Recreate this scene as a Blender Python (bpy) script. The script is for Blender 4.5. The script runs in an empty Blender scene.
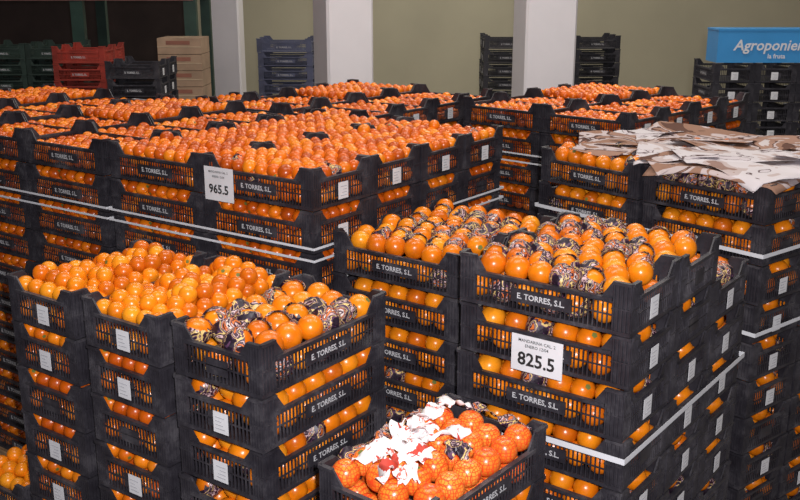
import bpy, bmesh, math, random
import numpy as np
from mathutils import Matrix, Vector
random.seed(7); rng=np.random.default_rng(7)
S=bpy.context.scene
S.view_settings.view_transform='Standard'
EX=3; Z0=.14*EX          # extra layers below
# ---------------------------------------------------------------- materials
def newmat(name):
    m=bpy.data.materials.new(name); m.use_nodes=True
    nt=m.node_tree; b=nt.nodes['Principled BSDF']; return m,nt,b
def N(nt,t,**k):
    n=nt.nodes.new(t)
    for a,v in k.items(): setattr(n,a,v)
    return n
def ramp(nt,stops,interp='LINEAR'):
    r=N(nt,'ShaderNodeValToRGB'); r.color_ramp.interpolation=interp
    e=r.color_ramp.elements
    while len(e)<len(stops): e.new(0.5)
    for i,(p,c) in enumerate(stops): e[i].position=p; e[i].color=(*c,1)
    return r
def simple(name,col,rough=.5,var=.15,scale=8,bump=0,spec=.5,metal=0):
    m,nt,b=newmat(name)
    tc=N(nt,'ShaderNodeTexCoord'); no=N(nt,'ShaderNodeTexNoise'); no.inputs['Scale'].default_value=scale; no.inputs['Detail'].default_value=5
    nt.links.new(tc.outputs['Object'],no.inputs['Vector'])
    r=ramp(nt,[(.3,tuple(c*(1-var) for c in col)),(.7,tuple(min(1,c*(1+var)) for c in col))])
    nt.links.new(no.outputs['Fac'],r.inputs[0]); nt.links.new(r.outputs[0],b.inputs['Base Color'])
    b.inputs['Roughness'].default_value=rough; b.inputs['Specular IOR Level'].default_value=spec; b.inputs['Metallic'].default_value=metal
    if bump:
        bp=N(nt,'ShaderNodeBump'); bp.inputs['Strength'].default_value=bump; bp.inputs['Distance'].default_value=.01
        nt.links.new(no.outputs['Fac'],bp.inputs['Height']); nt.links.new(bp.outputs[0],b.inputs['Normal'])
    return m
def orange_mat(name,cols,net=False):
    m,nt,b=newmat(name)
    g=N(nt,'ShaderNodeNewGeometry'); r=ramp(nt,[(i/(len(cols)-1),c) for i,c in enumerate(cols)])
    nt.links.new(g.outputs['Random Per Island'],r.inputs[0])
    tc=N(nt,'ShaderNodeTexCoord')
    no=N(nt,'ShaderNodeTexNoise'); no.inputs['Scale'].default_value=420
    nt.links.new(tc.outputs['Object'],no.inputs['Vector'])
    bp=N(nt,'ShaderNodeBump'); bp.inputs['Strength'].default_value=.2; bp.inputs['Distance'].default_value=.001
    nt.links.new(no.outputs['Fac'],bp.inputs['Height']); nt.links.new(bp.outputs[0],b.inputs['Normal'])
    b.inputs['Roughness'].default_value=.26
    # blotches on the peel
    n2=N(nt,'ShaderNodeTexNoise'); n2.inputs['Scale'].default_value=28; n2.inputs['Detail'].default_value=3
    nt.links.new(tc.outputs['Object'],n2.inputs['Vector'])
    r2=ramp(nt,[(.35,(.80,.74,.7)),(.6,(1,1,1))]); nt.links.new(n2.outputs['Fac'],r2.inputs[0])
    mm=N(nt,'ShaderNodeMix',data_type='RGBA',blend_type='MULTIPLY'); mm.inputs[0].default_value=1
    nt.links.new(r.outputs[0],mm.inputs[6]); nt.links.new(r2.outputs[0],mm.inputs[7])
    out=mm.outputs[2]
    if net:
        v=N(nt,'ShaderNodeTexVoronoi',feature='DISTANCE_TO_EDGE'); v.inputs['Scale'].default_value=120; v.inputs['Randomness'].default_value=.25
        nt.links.new(tc.outputs['Object'],v.inputs['Vector'])
        rr=ramp(nt,[(.06,(1,1,1)),(.13,(0,0,0))]); nt.links.new(v.outputs['Distance'],rr.inputs[0])
        mx=N(nt,'ShaderNodeMix',data_type='RGBA'); nt.links.new(rr.outputs[0],mx.inputs[0]); nt.links.new(out,mx.inputs[6]); mx.inputs[7].default_value=(.85,.07,.015,1)
        out=mx.outputs[2]
    nt.links.new(out,b.inputs['Base Color'])
    return m
def print_mat(name,base,stops,scale,rough=.45,dist=1.2,spec=.5):
    m,nt,b=newmat(name)
    tc=N(nt,'ShaderNodeTexCoord'); no=N(nt,'ShaderNodeTexNoise'); no.inputs['Scale'].default_value=scale; no.inputs['Detail'].default_value=3; no.inputs['Distortion'].default_value=dist
    nt.links.new(tc.outputs['Object'],no.inputs['Vector'])
    r=ramp(nt,stops,'CONSTANT'); nt.links.new(no.outputs['Fac'],r.inputs[0]); nt.links.new(r.outputs[0],b.inputs['Base Color'])
    b.inputs['Roughness'].default_value=rough; b.inputs['Specular IOR Level'].default_value=spec
    return m
def plastic_mat():
    m,nt,b=newmat('black_plastic')
    tc=N(nt,'ShaderNodeTexCoord'); oi=N(nt,'ShaderNodeObjectInfo')
    sc=N(nt,'ShaderNodeMath',operation='MULTIPLY'); sc.inputs[1].default_value=37; nt.links.new(oi.outputs['Random'],sc.inputs[0])
    ad=N(nt,'ShaderNodeVectorMath',operation='ADD'); nt.links.new(tc.outputs['Object'],ad.inputs[0])
    nt.links.new(sc.outputs[0],ad.inputs[1])
    no=N(nt,'ShaderNodeTexNoise'); no.inputs['Scale'].default_value=9; no.inputs['Detail'].default_value=9; no.inputs['Roughness'].default_value=.75
    nt.links.new(ad.outputs[0],no.inputs['Vector'])
    r=ramp(nt,[(.36,(.017,.015,.020)),(.52,(.033,.030,.038)),(.66,(.080,.074,.084)),(.78,(.13,.12,.13))]); nt.links.new(no.outputs['Fac'],r.inputs[0])
    nt.links.new(r.outputs[0],b.inputs['Base Color'])
    rr=ramp(nt,[(.3,(.34,)*3),(.7,(.6,)*3)]); nt.links.new(no.outputs['Fac'],rr.inputs[0]); nt.links.new(rr.outputs[0],b.inputs['Roughness'])
    return m
PLAST=plastic_mat()
WHITE=simple('label_white',(.74,.74,.76),.6,.06)
TXTM=simple('label_lettering',(.58,.58,.60),.6,.1,40)
INK=simple('ink_black',(.02,.02,.02),.6)
GREY=simple('label_print_grey',(.42,.42,.45),.6)
ORA=orange_mat('orange_peel',[(.62,.13,.005),(.78,.18,.005),(.86,.225,.005),(.90,.27,.008),(.95,.34,.014)])
MAND=orange_mat('mandarin_peel',[(.50,.08,.004),(.68,.115,.004),(.80,.16,.005),(.86,.20,.006),(.94,.27,.01)])
NET=orange_mat('netted_orange_peel',[(.86,.19,.02),(.95,.27,.03),(.98,.34,.05)],True)
CALYX=simple('calyx_green',(.16,.17,.03),.7)
WRAP=print_mat('printed_tissue',(0,0,0),[(0,(.016,.008,.018)),(.42,(.10,.04,.09)),(.46,(.70,.50,.18)),(.49,(.04,.014,.03)),(.54,(.62,.42,.42)),(.565,(.05,.015,.03)),(.60,(.66,.16,.03)),(.64,(.03,.012,.02)),(.67,(.75,.62,.58)),(.70,(.05,.02,.04))],22)
SHEETS=[print_mat('printed_sheet_light',(0,0,0),[(0,(.30,.19,.16)),(.36,(.50,.41,.40)),(.43,(.62,.57,.59)),(.56,(.10,.06,.06)),(.575,(.58,.52,.55)),(.66,(.40,.26,.21))],5,.9,.8,.15),
        print_mat('printed_sheet_brown',(0,0,0),[(0,(.12,.06,.045)),(.38,(.30,.17,.12)),(.50,(.52,.43,.43)),(.55,(.10,.05,.04)),(.575,(.34,.2,.15)),(.66,(.56,.5,.51))],4.5,.9,.8,.15)]
STRAP=simple('strap_white',(.75,.76,.8),.45,.05)
WOOD=simple('pallet_wood',(.35,.22,.12),.8,.3,20)
TISS=print_mat('red_white_tissue',(0,0,0),[(0,(.55,.05,.03)),(.38,(.85,.80,.80)),(.60,(.70,.12,.08)),(.63,(.86,.82,.82)),(.70,(.5,.45,.48))],18,.6)
RED=simple('red_plastic',(.34,.04,.025),.5,.3,6)
BLUEP=simple('blue_grey_plastic',(.11,.12,.2),.5,.3,6)
GREENP=simple('dark_green_plastic',(.03,.05,.04),.5,.3,6)
CARD=simple('cardboard',(.40,.27,.18),.8,.2,5)
SIGNB=simple('sign_blue',(.05,.3,.66),.4,.1,2)
PILL=simple('pillar_paint',(.93,.88,.91),.6,.03,3)
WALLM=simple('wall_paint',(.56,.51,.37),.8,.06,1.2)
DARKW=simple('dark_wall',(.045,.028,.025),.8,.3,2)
FLOORM=simple('concrete_floor',(.2,.18,.17),.7,.25,3,.2)
CEIL=simple('ceiling_paint',(.5,.5,.48),.8,.1,1)
STEELG=simple('green_steel',(.025,.06,.045),.5,.2)
BEAM=simple('beam_red',(.5,.22,.2),.5,.2)
CM=[PLAST,WHITE,GREY,TXTM]
# ---------------------------------------------------------------- mesh builder
class MB:
    def __init__(s): s.V=[];s.F=[];s.M=[];s.n=0;s.sm=[]
    def add(s,v,f,mi,smooth=False):
        v=np.asarray(v,float); s.V.append(v)
        f=[tuple(int(i)+s.n for i in q) for q in f]; s.F+=f
        s.M+= (list(mi) if hasattr(mi,'__len__') else [mi]*len(f)); s.sm+=[smooth]*len(f); s.n+=len(v)
    def box(s,x0,x1,y0,y1,z0,z1,mi=0,T=None):
        v=np.array([(x,y,z) for x in(x0,x1) for y in(y0,y1) for z in(z0,z1)],float)
        if T is not None: v=T(v)
        s.add(v,[(0,1,3,2),(4,6,7,5),(0,4,5,1),(2,3,7,6),(0,2,6,4),(1,5,7,3)],mi)
    def merge(s,o,M=None):
        v=np.concatenate(o.V)
        if M is not None: v=v@M[:3,:3].T+M[:3,3]
        s.V.append(v); s.F+=[tuple(i+s.n for i in q) for q in o.F]; s.M+=o.M; s.sm+=o.sm; s.n+=len(v)
    def mesh(s,name,mats):
        me=bpy.data.meshes.new(name); me.from_pydata(np.concatenate(s.V).tolist(),[],s.F)
        for m in mats: me.materials.append(m)
        me.polygons.foreach_set('material_index',s.M); me.polygons.foreach_set('use_smooth',s.sm); me.update(); return me
def rz(a,x=0,y=0,z=0):
    c,s_=math.cos(a),math.sin(a); return np.array([[c,-s_,0,x],[s_,c,0,y],[0,0,1,z],[0,0,0,1]],float)
def obj(name,data=None,parent=None,loc=(0,0,0),rot=(0,0,0)):
    o=bpy.data.objects.new(name,data); S.collection.objects.link(o); o.location=loc; o.rotation_euler=rot
    if parent: o.parent=parent
    return o
def textmesh(txt,size,bold=.0,align='CENTER'):
    c=bpy.data.curves.new('t','FONT'); c.body=txt; c.size=size; c.align_x=align; c.align_y='CENTER'; c.offset=bold; c.resolution_u=2
    o=bpy.data.objects.new('t',c); S.collection.objects.link(o)
    dg=bpy.context.evaluated_depsgraph_get(); me=bpy.data.meshes.new_from_object(o.evaluated_get(dg))
    v=np.array([tuple(x.co) for x in me.vertices]); f=[tuple(p.vertices) for p in me.polygons]
    bpy.data.objects.remove(o); bpy.data.meshes.remove(me)
    return v,f
TXT=textmesh('E. TORRES, S.L.',.0215,.0005)
# ---------------------------------------------------------------- crate (0.5 x 0.3)
CL,CW,CH,PITCH=.494,.294,.137,.14
def wall(mb,L,off,ang,long):
    ca,sa=math.cos(ang),math.sin(ang)
    def T(v):
        u,w,z=v[:,0],v[:,1],v[:,2]
        return np.stack([u*ca+w*sa, u*sa-w*ca, z],1)
    def bx(u0,u1,z0,z1,w0=0,w1=.004,mi=0): mb.box(u0,u1,off-w1,off-w0,z0,z1,mi,T)
    h=L/2; cw=.050 if long else .040; dip=.094 if long else .100
    bx(-h,h,0,.010,-.001); 
    for sg in(-1,1):
        a,b=sorted((sg*h,sg*(h-cw)))
        bx(a,b,.010,CH-.006,.002,.005)
        for k in range(5):
            uu=sg*(h-.003-k*cw/4.6); bx(uu-.0022,uu+.0022,.010,CH-.006,-.002,.003)
        bx(a,b,CH-.008,CH,-.006,.006); bx(a,b,.066,.070,-.003,.003)
        u1=sg*(h-cw); u2=sg*(h-cw-.03)
        pv=[]
        for w in (off-.004,off+.001):
            pv+=[(u1,w,dip-.012),(u1,w,CH),(u2,w,dip),(u2,w,dip-.012)]
        mb.add(T(np.array(pv)),[(0,1,2,3),(7,6,5,4),(1,5,6,2),(0,4,5,1),(3,2,6,7)],0)
    bx(-h+cw,h-cw,dip-.009,dip,-.007,.006)
    bx(-h+cw,h-cw,dip-.014,dip-.009,0,.003)
    bx(-h+cw,h-cw,.048,.051,-.001,.003)
    pw=.088 if long else .036
    n=int((L-2*cw)/.0125); st=(L-2*cw)/n
    for k in range(1,n):
        u=-h+cw+k*st
        if abs(u)<pw-.004: 
            bx(u-.0016,u+.0016,.064,dip-.012,0,.003); bx(u-.0016,u+.0016,.008,.032,0,.003)
        else: bx(u-.0017,u+.0017,.008,dip-.012,0,.003)
    if long:
        bx(-pw,pw,.030,.066,-.002,.003)
        v,f=TXT; vv=np.stack([v[:,0],np.full(len(v),off+.003),v[:,1]+.048],1)
        mb.add(T(vv),f,3)
    else:
        bx(-pw,pw,.028,.068,-.001,.003)
def build_crate(tag=3,tx=0):
    mb=MB()
    wall(mb,CL,CW/2,0,True); wall(mb,CL,CW/2,math.pi,True)
    wall(mb,CW,CL/2,math.pi/2,False); wall(mb,CW,CL/2,-math.pi/2,False)
    mb.box(-CL/2+.004,CL/2-.004,-CW/2+.004,CW/2-.004,.001,.005)
    for i,sg in enumerate((-1,1)):
        if not (tag>>i)&1: continue
        x=sg*(CL/2+.0035); y0=tx
        mb.box(min(x,x+sg*.001),max(x,x+sg*.001),y0-.025,y0+.025,.018,.074,1)
        for k in range(4): mb.box(min(x,x+sg*.0016),max(x,x+sg*.0016),y0-.018,y0+.014-(k%3)*.006,.028+k*.010,.030+k*.010,2)
    return mb
CR=[build_crate(3,0),build_crate(3,.012),build_crate(0)]
CRMESH=[c.mesh('crate_shell',CM) for c in CR]
# ---------------------------------------------------------------- fruit
def ico(sub):
    bm=bmesh.new(); bmesh.ops.create_icosphere(bm,subdivisions=sub,radius=1)
    v=np.array([tuple(x.co) for x in bm.verts]); f=[tuple(x.index for x in p.verts) for p in bm.faces]; bm.free(); return v,f
I3=ico(3)
def randrot():
    q=rng.normal(size=4); q/=np.linalg.norm(q); w,x,y,z=q
    return np.array([[1-2*(y*y+z*z),2*(x*y-z*w),2*(x*z+y*w)],[2*(x*y+z*w),1-2*(x*x+z*z),2*(y*z-x*w)],[2*(x*z-y*w),2*(y*z+x*w),1-2*(x*x+y*y)]])
def fruit(mb,p,r,mi=0,ci=1,calyx=.4):
    v,f=I3; R=randrot()
    vv=v*np.array([1,1,.92+.06*rng.random()])*r
    has=rng.random()<calyx
    if has: vv[0]*=.9
    m=[ci if (has and 0 in q) else mi for q in f]
    mb.add(vv@R.T+np.array(p),f,m,True)
def wrapshell(mb,p,r,mi=2):
    v,f=I3; R=randrot(); ax=np.array([rng.normal()*.6,rng.normal()*.6,1]); ax/=np.linalg.norm(ax)
    vv=(v@R.T); th=.40+.45*rng.random()
    d=vv@ax
    sc=r*(1.03+.10*rng.random(len(vv)))*np.where(d>th-.35,1.06,1)
    keep=[q for q in f if (d[list(q)].mean())<th]
    mb.add(vv*sc[:,None]+np.array(p),keep,mi,False)
def relax(P,r,bx,by,it=30):
    P=np.array(P)
    for _ in range(it):
        D=P[:,None]-P[None]; d=np.sqrt((D**2).sum(2))+1e-9
        ov=np.clip(2*r-d,0,None); np.fill_diagonal(ov,0)
        P+= (D/d[...,None]*ov[...,None]).sum(1)*.3
        P[:,0]=np.clip(P[:,0],-bx+r,bx-r);P[:,1]=np.clip(P[:,1],-by+r,by-r)
        P[:,2]=np.maximum(P[:,2],.006+r)
    return P
BX,BY=.241,.141
def loose(mode=0,r=.0268,wr=0):
    """mode -1 = low fill, 0 = level fill, 1 = slight heap, 2 = high heap"""
    P=[]
    zs=[.034,.068,.100] if mode>=0 else [.034,.060]
    for k,z in enumerate(zs):
        o=(k%2)*r
        for j in range(5):
            for i in range(9):
                x=-BX+r+ i*(2*r)*1.0+o; y=-BY+r+j*(2*BY-2*r)/4
                if x>BX-r+.002: continue
                P.append((x+rng.normal()*.005,y+rng.normal()*.005,z+rng.normal()*.004))
    P=relax(P,r,BX,BY); P[:,2]=np.minimum(P[:,2],(.132 if mode>=0 else .094+.012*rng.random(len(P)))-r)
    Q=[]
    if mode>0:
        pr=.18 if mode==1 else .75
        for j in range(4):
            for i in range(8):
                x=-BX+2.2*r+i*.053;y=-BY+2.2*r+j*.052
                if rng.random()<pr: Q.append((x+rng.normal()*.009,y+rng.normal()*.009,(.122 if mode==1 else .132)+rng.normal()*.007))
    P=np.concatenate([P,np.array(Q).reshape(-1,3)])
    mb=MB()
    for p in P:
        rr=r*(.88+.18*rng.random()); fruit(mb,p,rr)
        if p[2]>.06 and rng.random()<wr: wrapshell(mb,p,rr)
    return mb
def big(top=False,r=.0352,wrap=True,net=False):
    mb=MB()
    for k,z in enumerate([.044,.098+(.006 if top else -.002)]):
        for j in range(4):
            for i in range(6):
                x=-BX+r+i*2*r*1.02+((j+k)%2)*r*1.0; y=-BY+r+j*(2*BY-2*r)/3
                zz=z+rng.normal()*.003+(.008*rng.random() if top and k else 0)
                p=(x+rng.normal()*.002,y+rng.normal()*.002,zz)
                if k==0 and 0<j<3 and 0<i<5: continue
                fruit(mb,p,r*(.95+.08*rng.random()),3 if net else 0,1,calyx=.3)
                if wrap:
                    pr=(.85 if j%2 else .2) if k else .25
                    if not top: pr=.13
                    if rng.random()<pr: wrapshell(mb,p,r)
    return mb
FM=[MAND,CALYX,WRAP,NET]; FO=[ORA,CALYX,WRAP,NET]
LT=[loose(1,wr=.05),loose(1,wr=.0),loose(0)]; LH=[loose(2),loose(2)]; LL=[loose(0,wr=.02)]; LW=[loose(-1,wr=.04),loose(-1),loose(0)]
LHm=[m.mesh('mandarins_heap',FO) for m in LH]; LLm=[m.mesh('mandarins',FM) for m in LL]
BT=[big(True) for _ in range(3)]; BL=[big(False) for _ in range(2)]
BTm=[m.mesh('wrapped_oranges',FO) for m in BT]; BLm=[m.mesh('oranges',FO) for m in BL]
NTm=[big(True,wrap=False,net=True).mesh('netted_oranges',FO)]
# ---------------------------------------------------------------- pallet
def pallet_mesh(w,d,h):
    mb=MB(); n=7
    for i in range(n):
        a=i*(w/n); mb.box(a+.012,a+w/n-.012,0,d,h-.02,h)
    for j in range(3):
        y=j*(d-.1)/2; mb.box(0,w,y,y+.1,h-.04,h-.02); mb.box(0,w,y,y+.1,0,.018)
        for i in range(3):
            x=i*(w-.1)/2; mb.box(x,x+.1,y,y+.1,.018,h-.04)
    return mb.mesh('pallet',[WOOD])
def layer_mesh(seed):
    r=random.Random(seed); mb=MB()
    for i in range(4):
        for j in range(2):
            mb.merge(CR[r.choice([0,0,1,2])],rz(math.pi/2+math.pi*r.choice([0,1])+r.uniform(-.010,.010),.15+.3*i+r.uniform(-.002,.002),.25+.5*j+r.uniform(-.003,.003)))
    return mb.mesh('crate_layer',CM)
def layer_fruit(src,seed,mats):
    r=random.Random(seed); mb=MB()
    for i in range(4):
        for j in range(2):
            mb.merge(r.choice(src),rz(math.pi/2+math.pi*r.choice([0,1]),.15+.3*i,.25+.5*j))
    return mb.mesh('mandarin_layer',mats)
LAY=[layer_mesh(1),layer_mesh(2),layer_mesh(8)]; FT=layer_fruit(LT,3,FM)
FW=[layer_fruit(LW[:2]*2+LW[2:],4,FM),layer_fruit(LW[:2]*2+LW[2:],6,FM)]; FL=layer_fruit(LL,5,FM)
PM=pallet_mesh(1.2,1.0,.14)
def strapmesh(w,d,zs,bh=.011):
    mb=MB(); e=.009
    for z in zs:
        mb.box(-e,w+e,-e-.001,-e,z,z+bh); mb.box(-e,w+e,d+e,d+e+.001,z,z+bh)
        mb.box(-e-.001,-e,-e,d+e,z,z+bh); mb.box(w+e,w+e+.001,-e,d+e,z,z+bh)
    return mb.mesh('strap',[STRAP])
SM=strapmesh(1.2,1.0,[.955+Z0,.995+Z0],.008)
def full_load(x,y,yaw,nl=8+EX,strap=SM,top=None):
    e=obj('mandarin_crate_pallet_load',None,None,(x,y,0),(0,0,math.radians(yaw)))
    obj('pallet',PM,e)
    for k in range(nl):
        obj('crates_layer_%d'%(k+1),LAY[k%3],e,(random.uniform(-.003,.003),random.uniform(-.003,.003),.14+k*PITCH))
        obj('fruit_layer_%d'%(k+1),((top or random.choice(FW)) if k==nl-1 else FL),e,(0,0,.14+k*PITCH))
    if strap: obj('straps',strap,e)
    return e
MX,MY,MYAW=-.276,2.966,54.5
r_=np.array([math.cos(math.radians(MYAW)),math.sin(math.radians(MYAW))]); l_=np.array([-r_[1],r_[0]])
for n_,(s,t,ms) in enumerate([(0,0,0),(0,1.03,0),(0,2.06,0),(0,3.09,1),(1.26,.78,0),(1.26,1.81,1),(1.26,2.84,2)]):
    p=np.array([MX,MY])+s*r_+t*l_
    full_load(p[0],p[1],MYAW,nl=8+EX-ms,top=FT if n_<1 else None)
full_load(1.05,4.35,46)
# ---------------------------------------------------------------- generic crate stack block
def block(name,x,y,yaw,cols,ztop,nl,along='l'):
    ztop+=Z0; nl+=EX
    e=obj(name,None,None,(x,y,0),(0,0,math.radians(yaw)))
    base=ztop-nl*PITCH
    smax=max(c[0] for c in cols)+(.3 if along=='l' else .5); tmax=max(c[1] for c in cols)+(.5 if along=='l' else .3)
    obj('pallet',pallet_mesh(smax,tmax,base),e)
    for ci,(s,t,miss,kt,kl) in enumerate(cols):
        for k in range(nl-miss):
            z=base+k*PITCH
            cx,cy=(s+.15,t+.25) if along=='l' else (s+.25,t+.15)
            a=(math.pi/2 if along=='l' else 0)+random.uniform(-.012,.012)
            cm=CRMESH[random.choice([0,0,1,2])]
            jx,jy=random.uniform(-.004,.004),random.uniform(-.004,.004)
            fl=math.pi*random.choice([0,1])
            obj('crate_%d_%d'%(ci+1,k+1),cm,e,(cx+jx,cy+jy,z),(0,0,a+fl))
            src=(kt if k==nl-miss-1 else kl)
            if src: obj('fruit_%d_%d'%(ci+1,k+1),random.choice(src),e,(cx+jx,cy+jy,z),(0,0,a+math.pi*random.choice([0,1])))
    return e
R=block('orange_crate_stack',.56,2.194,52.9,[(0,0,0,BTm,BLm),(.3,0,0,BTm,BLm),(.6,0,1,BTm,BLm)],1.124,7)
mb=MB(); zz=1.124-.474+Z0
e_=.010
mb.box(-e_,.9+e_,-e_-.001,-e_,zz,zz+.016);mb.box(-e_-.001,-e_,-e_,.5+e_,zz,zz+.016);mb.box(-e_,.9+e_,.5+e_,.5+e_+.001,zz,zz+.016)
mb.box(.9+e_,.9+e_+.001,-e_,.5+e_,zz,zz+.016)
obj('strap',mb.mesh('strap',[STRAP]),R)
def card(parent,txt,s,t,z,w,h,size):
    mb=MB(); mb.box(-.002,0,-w/2,w/2,-h/2,h/2,0)
    v,f=textmesh(txt,size,.0012)
    mb.add(np.stack([np.full(len(v),-.0032),-v[:,0],v[:,1]-h*.16],1),f,1)
    v,f=textmesh('MANDARINA CAL. 2',size*.24,.0001)
    mb.add(np.stack([np.full(len(v),-.0032),-v[:,0],v[:,1]+h*.36],1),f,1)
    v,f=textmesh('ENERO 12/04',size*.24,.0001)
    mb.add(np.stack([np.full(len(v),-.0032),-v[:,0],v[:,1]+h*.22],1),f,1)
    obj('price_card',mb.mesh('price_card',[WHITE,INK]),parent,(s,t,z+Z0))
card(R,'825.5',-.016,.245,1.124-PITCH-.100,.15,.1,.050)
M2=block('orange_crate_stack',.18,2.72,53,[(0,0,0,BTm,BLm),(.3,0,0,BTm,BLm)],1.05,6)
P=block('orange_crate_stack',1.215,3.10,39,[(i*.305,j*.52,0,BTm,BLm) for i in range(3) for j in range(2)],1.18,7)
obj('straps',strapmesh(.91,1.02,[.93+Z0,.65+Z0],.014),P)
cols=[(0,j*.345,(0,0,0,5)[j],(BTm if j==0 else LHm),(BLm if j==0 else LLm)) for j in range(4)]
L=block('mandarin_crate_stack',-.324,2.08,55,cols,1.012,6,along='r')
F=block('netted_orange_crate_stack',.045,1.765,51,[(0,0,0,NTm,BLm)],.779,4,along='r')
mpal=bpy.data.objects['mandarin_crate_pallet_load']
card(mpal,'965.5',-.016,.40,1.165,.135,.115,.042)
# ---------------------------------------------------------------- tissue and ribbons on netted oranges
def ribbon(pts,w,name,parent,mat,curl=.6):
    mb=MB(); pts=np.array(pts); n=len(pts)
    t=np.linspace(0,n-1,n*8); P_=np.stack([np.interp(t,range(n),pts[:,k]) for k in range(3)],1)
    for _ in range(6): P_[1:-1]=(P_[:-2]+P_[2:]+2*P_[1:-1])/4
    V=[]; ph=rng.random()*6
    for i,p in enumerate(P_):
        d=P_[min(i+1,len(P_)-1)]-P_[max(i-1,0)]; sd=np.cross(d,[0,0,1.]); 
        sd/= (np.linalg.norm(sd)+1e-9)
        tw=math.sin(i*.5+ph)*curl; ww=w*(.75+.35*math.sin(i*.31+ph)+.25*rng.random())
        sd=sd*math.cos(tw)+np.array([0,0,math.sin(tw)])
        V+=[p-sd*ww/2+rng.normal(size=3)*.0015,p+np.array([0,0,.006*math.sin(i*1.1)]),p+sd*ww/2+rng.normal(size=3)*.0015]
    mb.add(V,[q for i in range(len(P_)-1) for q in ((3*i,3*i+1,3*i+4,3*i+3),(3*i+1,3*i+2,3*i+5,3*i+4))],0,True)
    o=obj(name,mb.mesh(name,[mat]),parent); 
    m=o.modifiers.new('s','SOLIDIFY'); m.thickness=.0006
def crumple(name,parent,c,w,h,a,mat,seed):
    g=np.random.default_rng(seed); n=12; ph=g.random(8)*6.28; V=[]
    for i in range(n+1):
        for j in range(n+1):
            x=(i/n-.5)*w*(1+.15*math.sin(j+ph[4])); y=(j/n-.5)*h*(1+.15*math.sin(i*.8+ph[5]))
            z=.007*math.sin(70*x+ph[0])+.007*math.sin(60*y+ph[1]+30*x)+g.normal()*.002-6*(x*x+y*y)
            V.append((x,y,z))
    V=np.array(V)@rz(a)[:3,:3].T+np.array(c)
    mb=MB(); mb.add(V,[(i*(n+1)+j,(i+1)*(n+1)+j,(i+1)*(n+1)+j+1,i*(n+1)+j+1) for i in range(n) for j in range(n)],0,False)
    o=obj(name,mb.mesh(name,[mat]),parent); o.modifiers.new('s','SOLIDIFY').thickness=.0005
zt=.779+Z0+.006
ribbon([(.05,.24,zt-.004),(.10,.2,zt+.008),(.15,.19,zt+.016),(.2,.15,zt+.016),(.26,.15,zt+.012),(.33,.11,zt+.004)],.032,'ribbon_1',F,TISS,.9)
ribbon([(.17,.17,zt+.018),(.19,.23,zt+.03),(.25,.24,zt+.028),(.24,.17,zt+.018)],.034,'ribbon_2',F,TISS,.9)
ribbon([(.30,.26,zt+.004),(.36,.23,zt+.014),(.42,.25,zt+.010),(.46,.2,zt+.0)],.03,'ribbon_3',F,TISS,.9)
ribbon([(.02,.13,zt-.004),(.08,.15,zt+.01),(.12,.17,zt+.012)],.036,'ribbon_4',F,TISS,.9)
for k,(x,y,w,h,a) in enumerate([(.16,.14,.09,.07,.4),(.12,.21,.08,.06,1.1),(.25,.2,.08,.06,2.0),(.36,.24,.08,.05,.2),(.07,.10,.07,.05,.9)]):
    crumple('tissue_paper_%d'%(k+1),F,(x,y,zt+.014),w,h,a,TISS,k+50)
crumple('tissue_paper_6',F,(.24,.08,zt+.012),.07,.06,.5,WRAP,60)
ribbon([(.02,.285,.75+Z0),(.1,.28,.775+Z0),(.2,.285,.765+Z0),(.3,.28,.78+Z0),(.4,.285,.77+Z0),(.48,.28,.765+Z0)],.035,'tissue_1',F,WRAP,1.0)
ribbon([(.475,.26,.77+Z0),(.48,.18,.775+Z0),(.475,.1,.765+Z0),(.48,.03,.76+Z0)],.03,'tissue_2',F,WRAP,1.0)
# ---------------------------------------------------------------- paper sheets on P
def sheet(parent,s,t,z,w,h,a,seed):
    g=np.random.default_rng(seed); n=30
    ph=g.random(12)*6.28; V=[]
    for i in range(n+1):
        for j in range(n+1):
            x=(i/n-.5)*w;y=(j/n-.5)*h
            zz=.005*math.sin(9*x+ph[0]+5*y)+.004*math.sin(13*y+ph[1]-7*x)+.0015*math.sin(30*x+ph[2])*math.sin(25*y+ph[3])
            ed=max(abs(x)/w*2,abs(y)/h*2); zz+= .014*math.sin(2*math.atan2(y,x)+ph[4])*ed**4+g.normal()*.0002
            V.append((x,y,zz))
    V=np.array(V)@rz(a)[:3,:3].T+np.array([s,t,z+Z0])
    out=np.maximum.reduce([-V[:,0],-V[:,1],np.zeros(len(V))])
    V[:,2]-=out*.7
    mb=MB(); mb.add(V,[(i*(n+1)+j,(i+1)*(n+1)+j,(i+1)*(n+1)+j+1,i*(n+1)+j+1) for i in range(n) for j in range(n)],0,True)
    o=obj('paper_sheet_%d'%seed,mb.mesh('paper_sheet',[SHEETS[seed%2]]),parent); o.modifiers.new('s','SOLIDIFY').thickness=.0005
zp=1.18+.004
for k,(s,t,z,w,h,a) in enumerate([(.17,.24,0,.40,.5,.1),(.47,.24,.006,.42,.5,-.15),(.76,.28,.004,.36,.52,.2),(.42,.76,.0,.42,.46,-.2),(.70,.74,.008,.42,.5,.3),(.22,.52,.010,.36,.30,.6),(.55,.5,.014,.40,.34,-.4),(.30,.34,.018,.3,.42,.9),(.14,.78,.004,.2,.24,.3),(.12,.14,.014,.24,.3,-.3),(.28,.90,.006,.30,.24,.7),(.5,.12,.016,.3,.22,.2),(.08,.46,.012,.18,.24,-.5),(.55,.93,.008,.36,.2,.1)]):
    sheet(P,s,t,zp+z,w,h,a,k+1)
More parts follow.
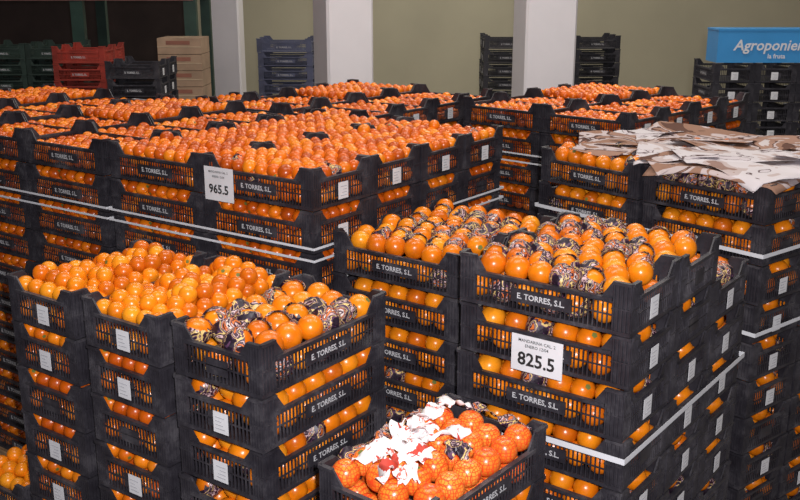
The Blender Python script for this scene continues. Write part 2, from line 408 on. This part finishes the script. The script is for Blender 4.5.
# ---------------------------------------------------------------- background stacks
def back_stack(name,x0,x1,y,ztop,mat,depth=1,yaw=0):
    ztop+=Z0
    n=max(1,round((x1-x0)/.5)); w=(x1-x0)/n
    e=obj(name,None,None,(x0,y,0),(0,0,math.radians(yaw)))
    nl=int((ztop-.12)/PITCH); base=ztop-nl*PITCH
    obj('pallet',pallet_mesh(x1-x0,.3*depth,base),e)
    me=bpy.data.meshes.get('bs_'+mat.name)
    if not me:
        me=(CR[2] if mat!=PLAST else CR[0]).mesh('bs_'+mat.name,[mat,WHITE,GREY,TXTM])
    for i in range(n):
        for d in range(depth):
            for k in range(nl):
                o=obj('crate_%d_%d_%d'%(i+1,d+1,k+1),me,e,(w*(i+.5)+random.uniform(-.006,.006),.15+.3*d,base+k*PITCH)); o.scale=(w/.5,1,1)
    return e
back_stack('empty_crate_stack',-1.46,-.90,10,1.30,BLUEP,2)
back_stack('empty_crate_stack',.88,2.3,10.2,1.32,PLAST,2)
back_stack('empty_crate_stack',-2.85,-2.42,8,1.34,RED,2)
back_stack('empty_crate_stack',-2.30,-1.88,7.6,1.25,PLAST,2)
back_stack('empty_crate_stack',-3.7,-2.9,8.6,1.33,GREENP,2)
e=obj('empty_crate_stack',None,None,(2.26,7.0,0))
zt2=1.28+Z0; nl=11; base=zt2-nl*PITCH
obj('pallet',pallet_mesh(1.8,.5,base),e)
for i in range(6):
    for k in range(nl):
        obj('crate_%d_%d'%(i+1,k+1),CRMESH[(i+k)%2],e,(.15+.3*i,.25,base+k*PITCH),(0,0,math.pi/2))
e=obj('cardboard_box_stack',None,None,(-2.23,9,0))
mb=MB()
for k in range(12):
    z=k*.148
    mb.box(0,.40,0,.4,z,z+.143,0); mb.box(.0,.40,-.003,0,z+.06,z+.068,1); mb.box(.185,.215,-.004,.4,z+.143,z+.144,1)
    mb.box(.08,.3,-.002,0,z+.085,z+.12,2)
obj('boxes',mb.mesh('boxes',[CARD,simple('tape',(.55,.42,.28),.4),simple('box_print',(.3,.12,.08),.7)]),e)
e=obj('blue_sign_board',None,None,(2.27,7.0,1.281+Z0))
mb=MB(); mb.box(0,1.25,0,.25,0,.235,0); mb.box(-.004,1.254,-.004,.254,.225,.238,0)
v,f=textmesh('Agroponiente',.105,.002,'LEFT'); v[:,0]+=v[:,1]*.2; mb.add(np.stack([v[:,0]+.12,np.full(len(v),-.006),v[:,1]+.12],1),f,1)
v,f=textmesh('la fruta',.045,.001,'LEFT'); mb.add(np.stack([v[:,0]+.36,np.full(len(v),-.006),v[:,1]+.045],1),f,1)
obj('board',mb.mesh('board',[SIGNB,WHITE]),e)
def pillar(x,y,w,yaw):
    mb=MB(); b=.02; h=5.4
    pts=[(-w/2+b,-w/2),(w/2-b,-w/2),(w/2,-w/2+b),(w/2,w/2-b),(w/2-b,w/2),(-w/2+b,w/2),(-w/2,w/2-b),(-w/2,-w/2+b)]
    V=[(px,py,0) for px,py in pts]+[(px,py,h) for px,py in pts]
    mb.add(V,[(i,(i+1)%8,(i+1)%8+8,i+8) for i in range(8)]+[tuple(range(8,16))],0)
    mb.box(-w/2-.02,w/2+.02,-w/2-.02,w/2+.02,0,.12,0)
    obj('pillar',mb.mesh('pillar',[PILL]),None,(x,y,0),(0,0,math.radians(yaw)))
pillar(-.50,8.6,.42,22); pillar(1.32,9.0,.47,8); pillar(-2.12,12,.38,0)
e=obj('storage_rack',None,None,(-4.4,9.6,0)); mb=MB()
for x in (0,1.2,2.3): 
    mb.box(x,x+.12,0,.08,0,3.4,0); mb.box(x,x+.1,.8,.88,0,3.4,0)
for z in (1.68+Z0,): mb.box(0,2.4,-.02,0,z,z+.09,1); mb.box(0,2.4,.8,.82,z,z+.09,1); mb.box(0,2.4,0,.8,z+.04,z+.06,0)
obj('frame',mb.mesh('frame',[STEELG,BEAM]),e)
# ---------------------------------------------------------------- room
def roombox(name,x0,x1,y0,y1,z0,z1,mat):
    mb=MB(); mb.box(x0,x1,y0,y1,z0,z1); return obj(name,mb.mesh(name,[mat]))
roombox('floor',-9,10,-6,14,-.1,0,FLOORM)
roombox('wall_back',-2.95,10,14,14.2,0,5.4,WALLM)
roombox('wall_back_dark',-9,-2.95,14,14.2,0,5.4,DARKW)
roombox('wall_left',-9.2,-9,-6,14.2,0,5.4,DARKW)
roombox('wall_right',10,10.2,-6,14.2,0,5.4,WALLM)
roombox('ceiling',-9.2,10.2,-6,14.2,5.4,5.5,CEIL)
# ---------------------------------------------------------------- lights
def area(x,y,z,sx,sy,p,col=(1,.95,.88),rot=(0,0,0)):
    l=bpy.data.lights.new('lamp','AREA'); l.shape='RECTANGLE'; l.size=sx; l.size_y=sy; l.energy=p; l.color=col
    o=obj('ceiling_lamp',l,None,(x,y,z),rot)
area(-.5,2.0,5.2,2.5,.6,70); area(2.5,3.2,5.2,2.5,.6,55); area(-2.5,5.5,5.2,2.5,.6,38); area(1.0,6.3,5.2,2.5,.6,105); area(1.0,11.5,5.2,4,1,110,(1,.97,.88))
l=bpy.data.lights.new('camera_flash','AREA'); l.size=.05; l.energy=78; l.color=(1,.97,1.0)
obj('camera_flash',l,None,(.08,-.02,1.92+Z0),(math.radians(80),0,0))
w=bpy.data.worlds.new('w'); S.world=w; w.use_nodes=True
bg=w.node_tree.nodes['Background']; bg.inputs[0].default_value=(.88,.88,1,1); bg.inputs[1].default_value=.35
# ---------------------------------------------------------------- camera
c=bpy.data.cameras.new('camera'); c.sensor_width=36; c.lens=43.2; c.clip_start=.05
co=obj('camera',c,None,(0,0,1.81+Z0),(math.radians(90-15.36),0,0)); S.camera=co
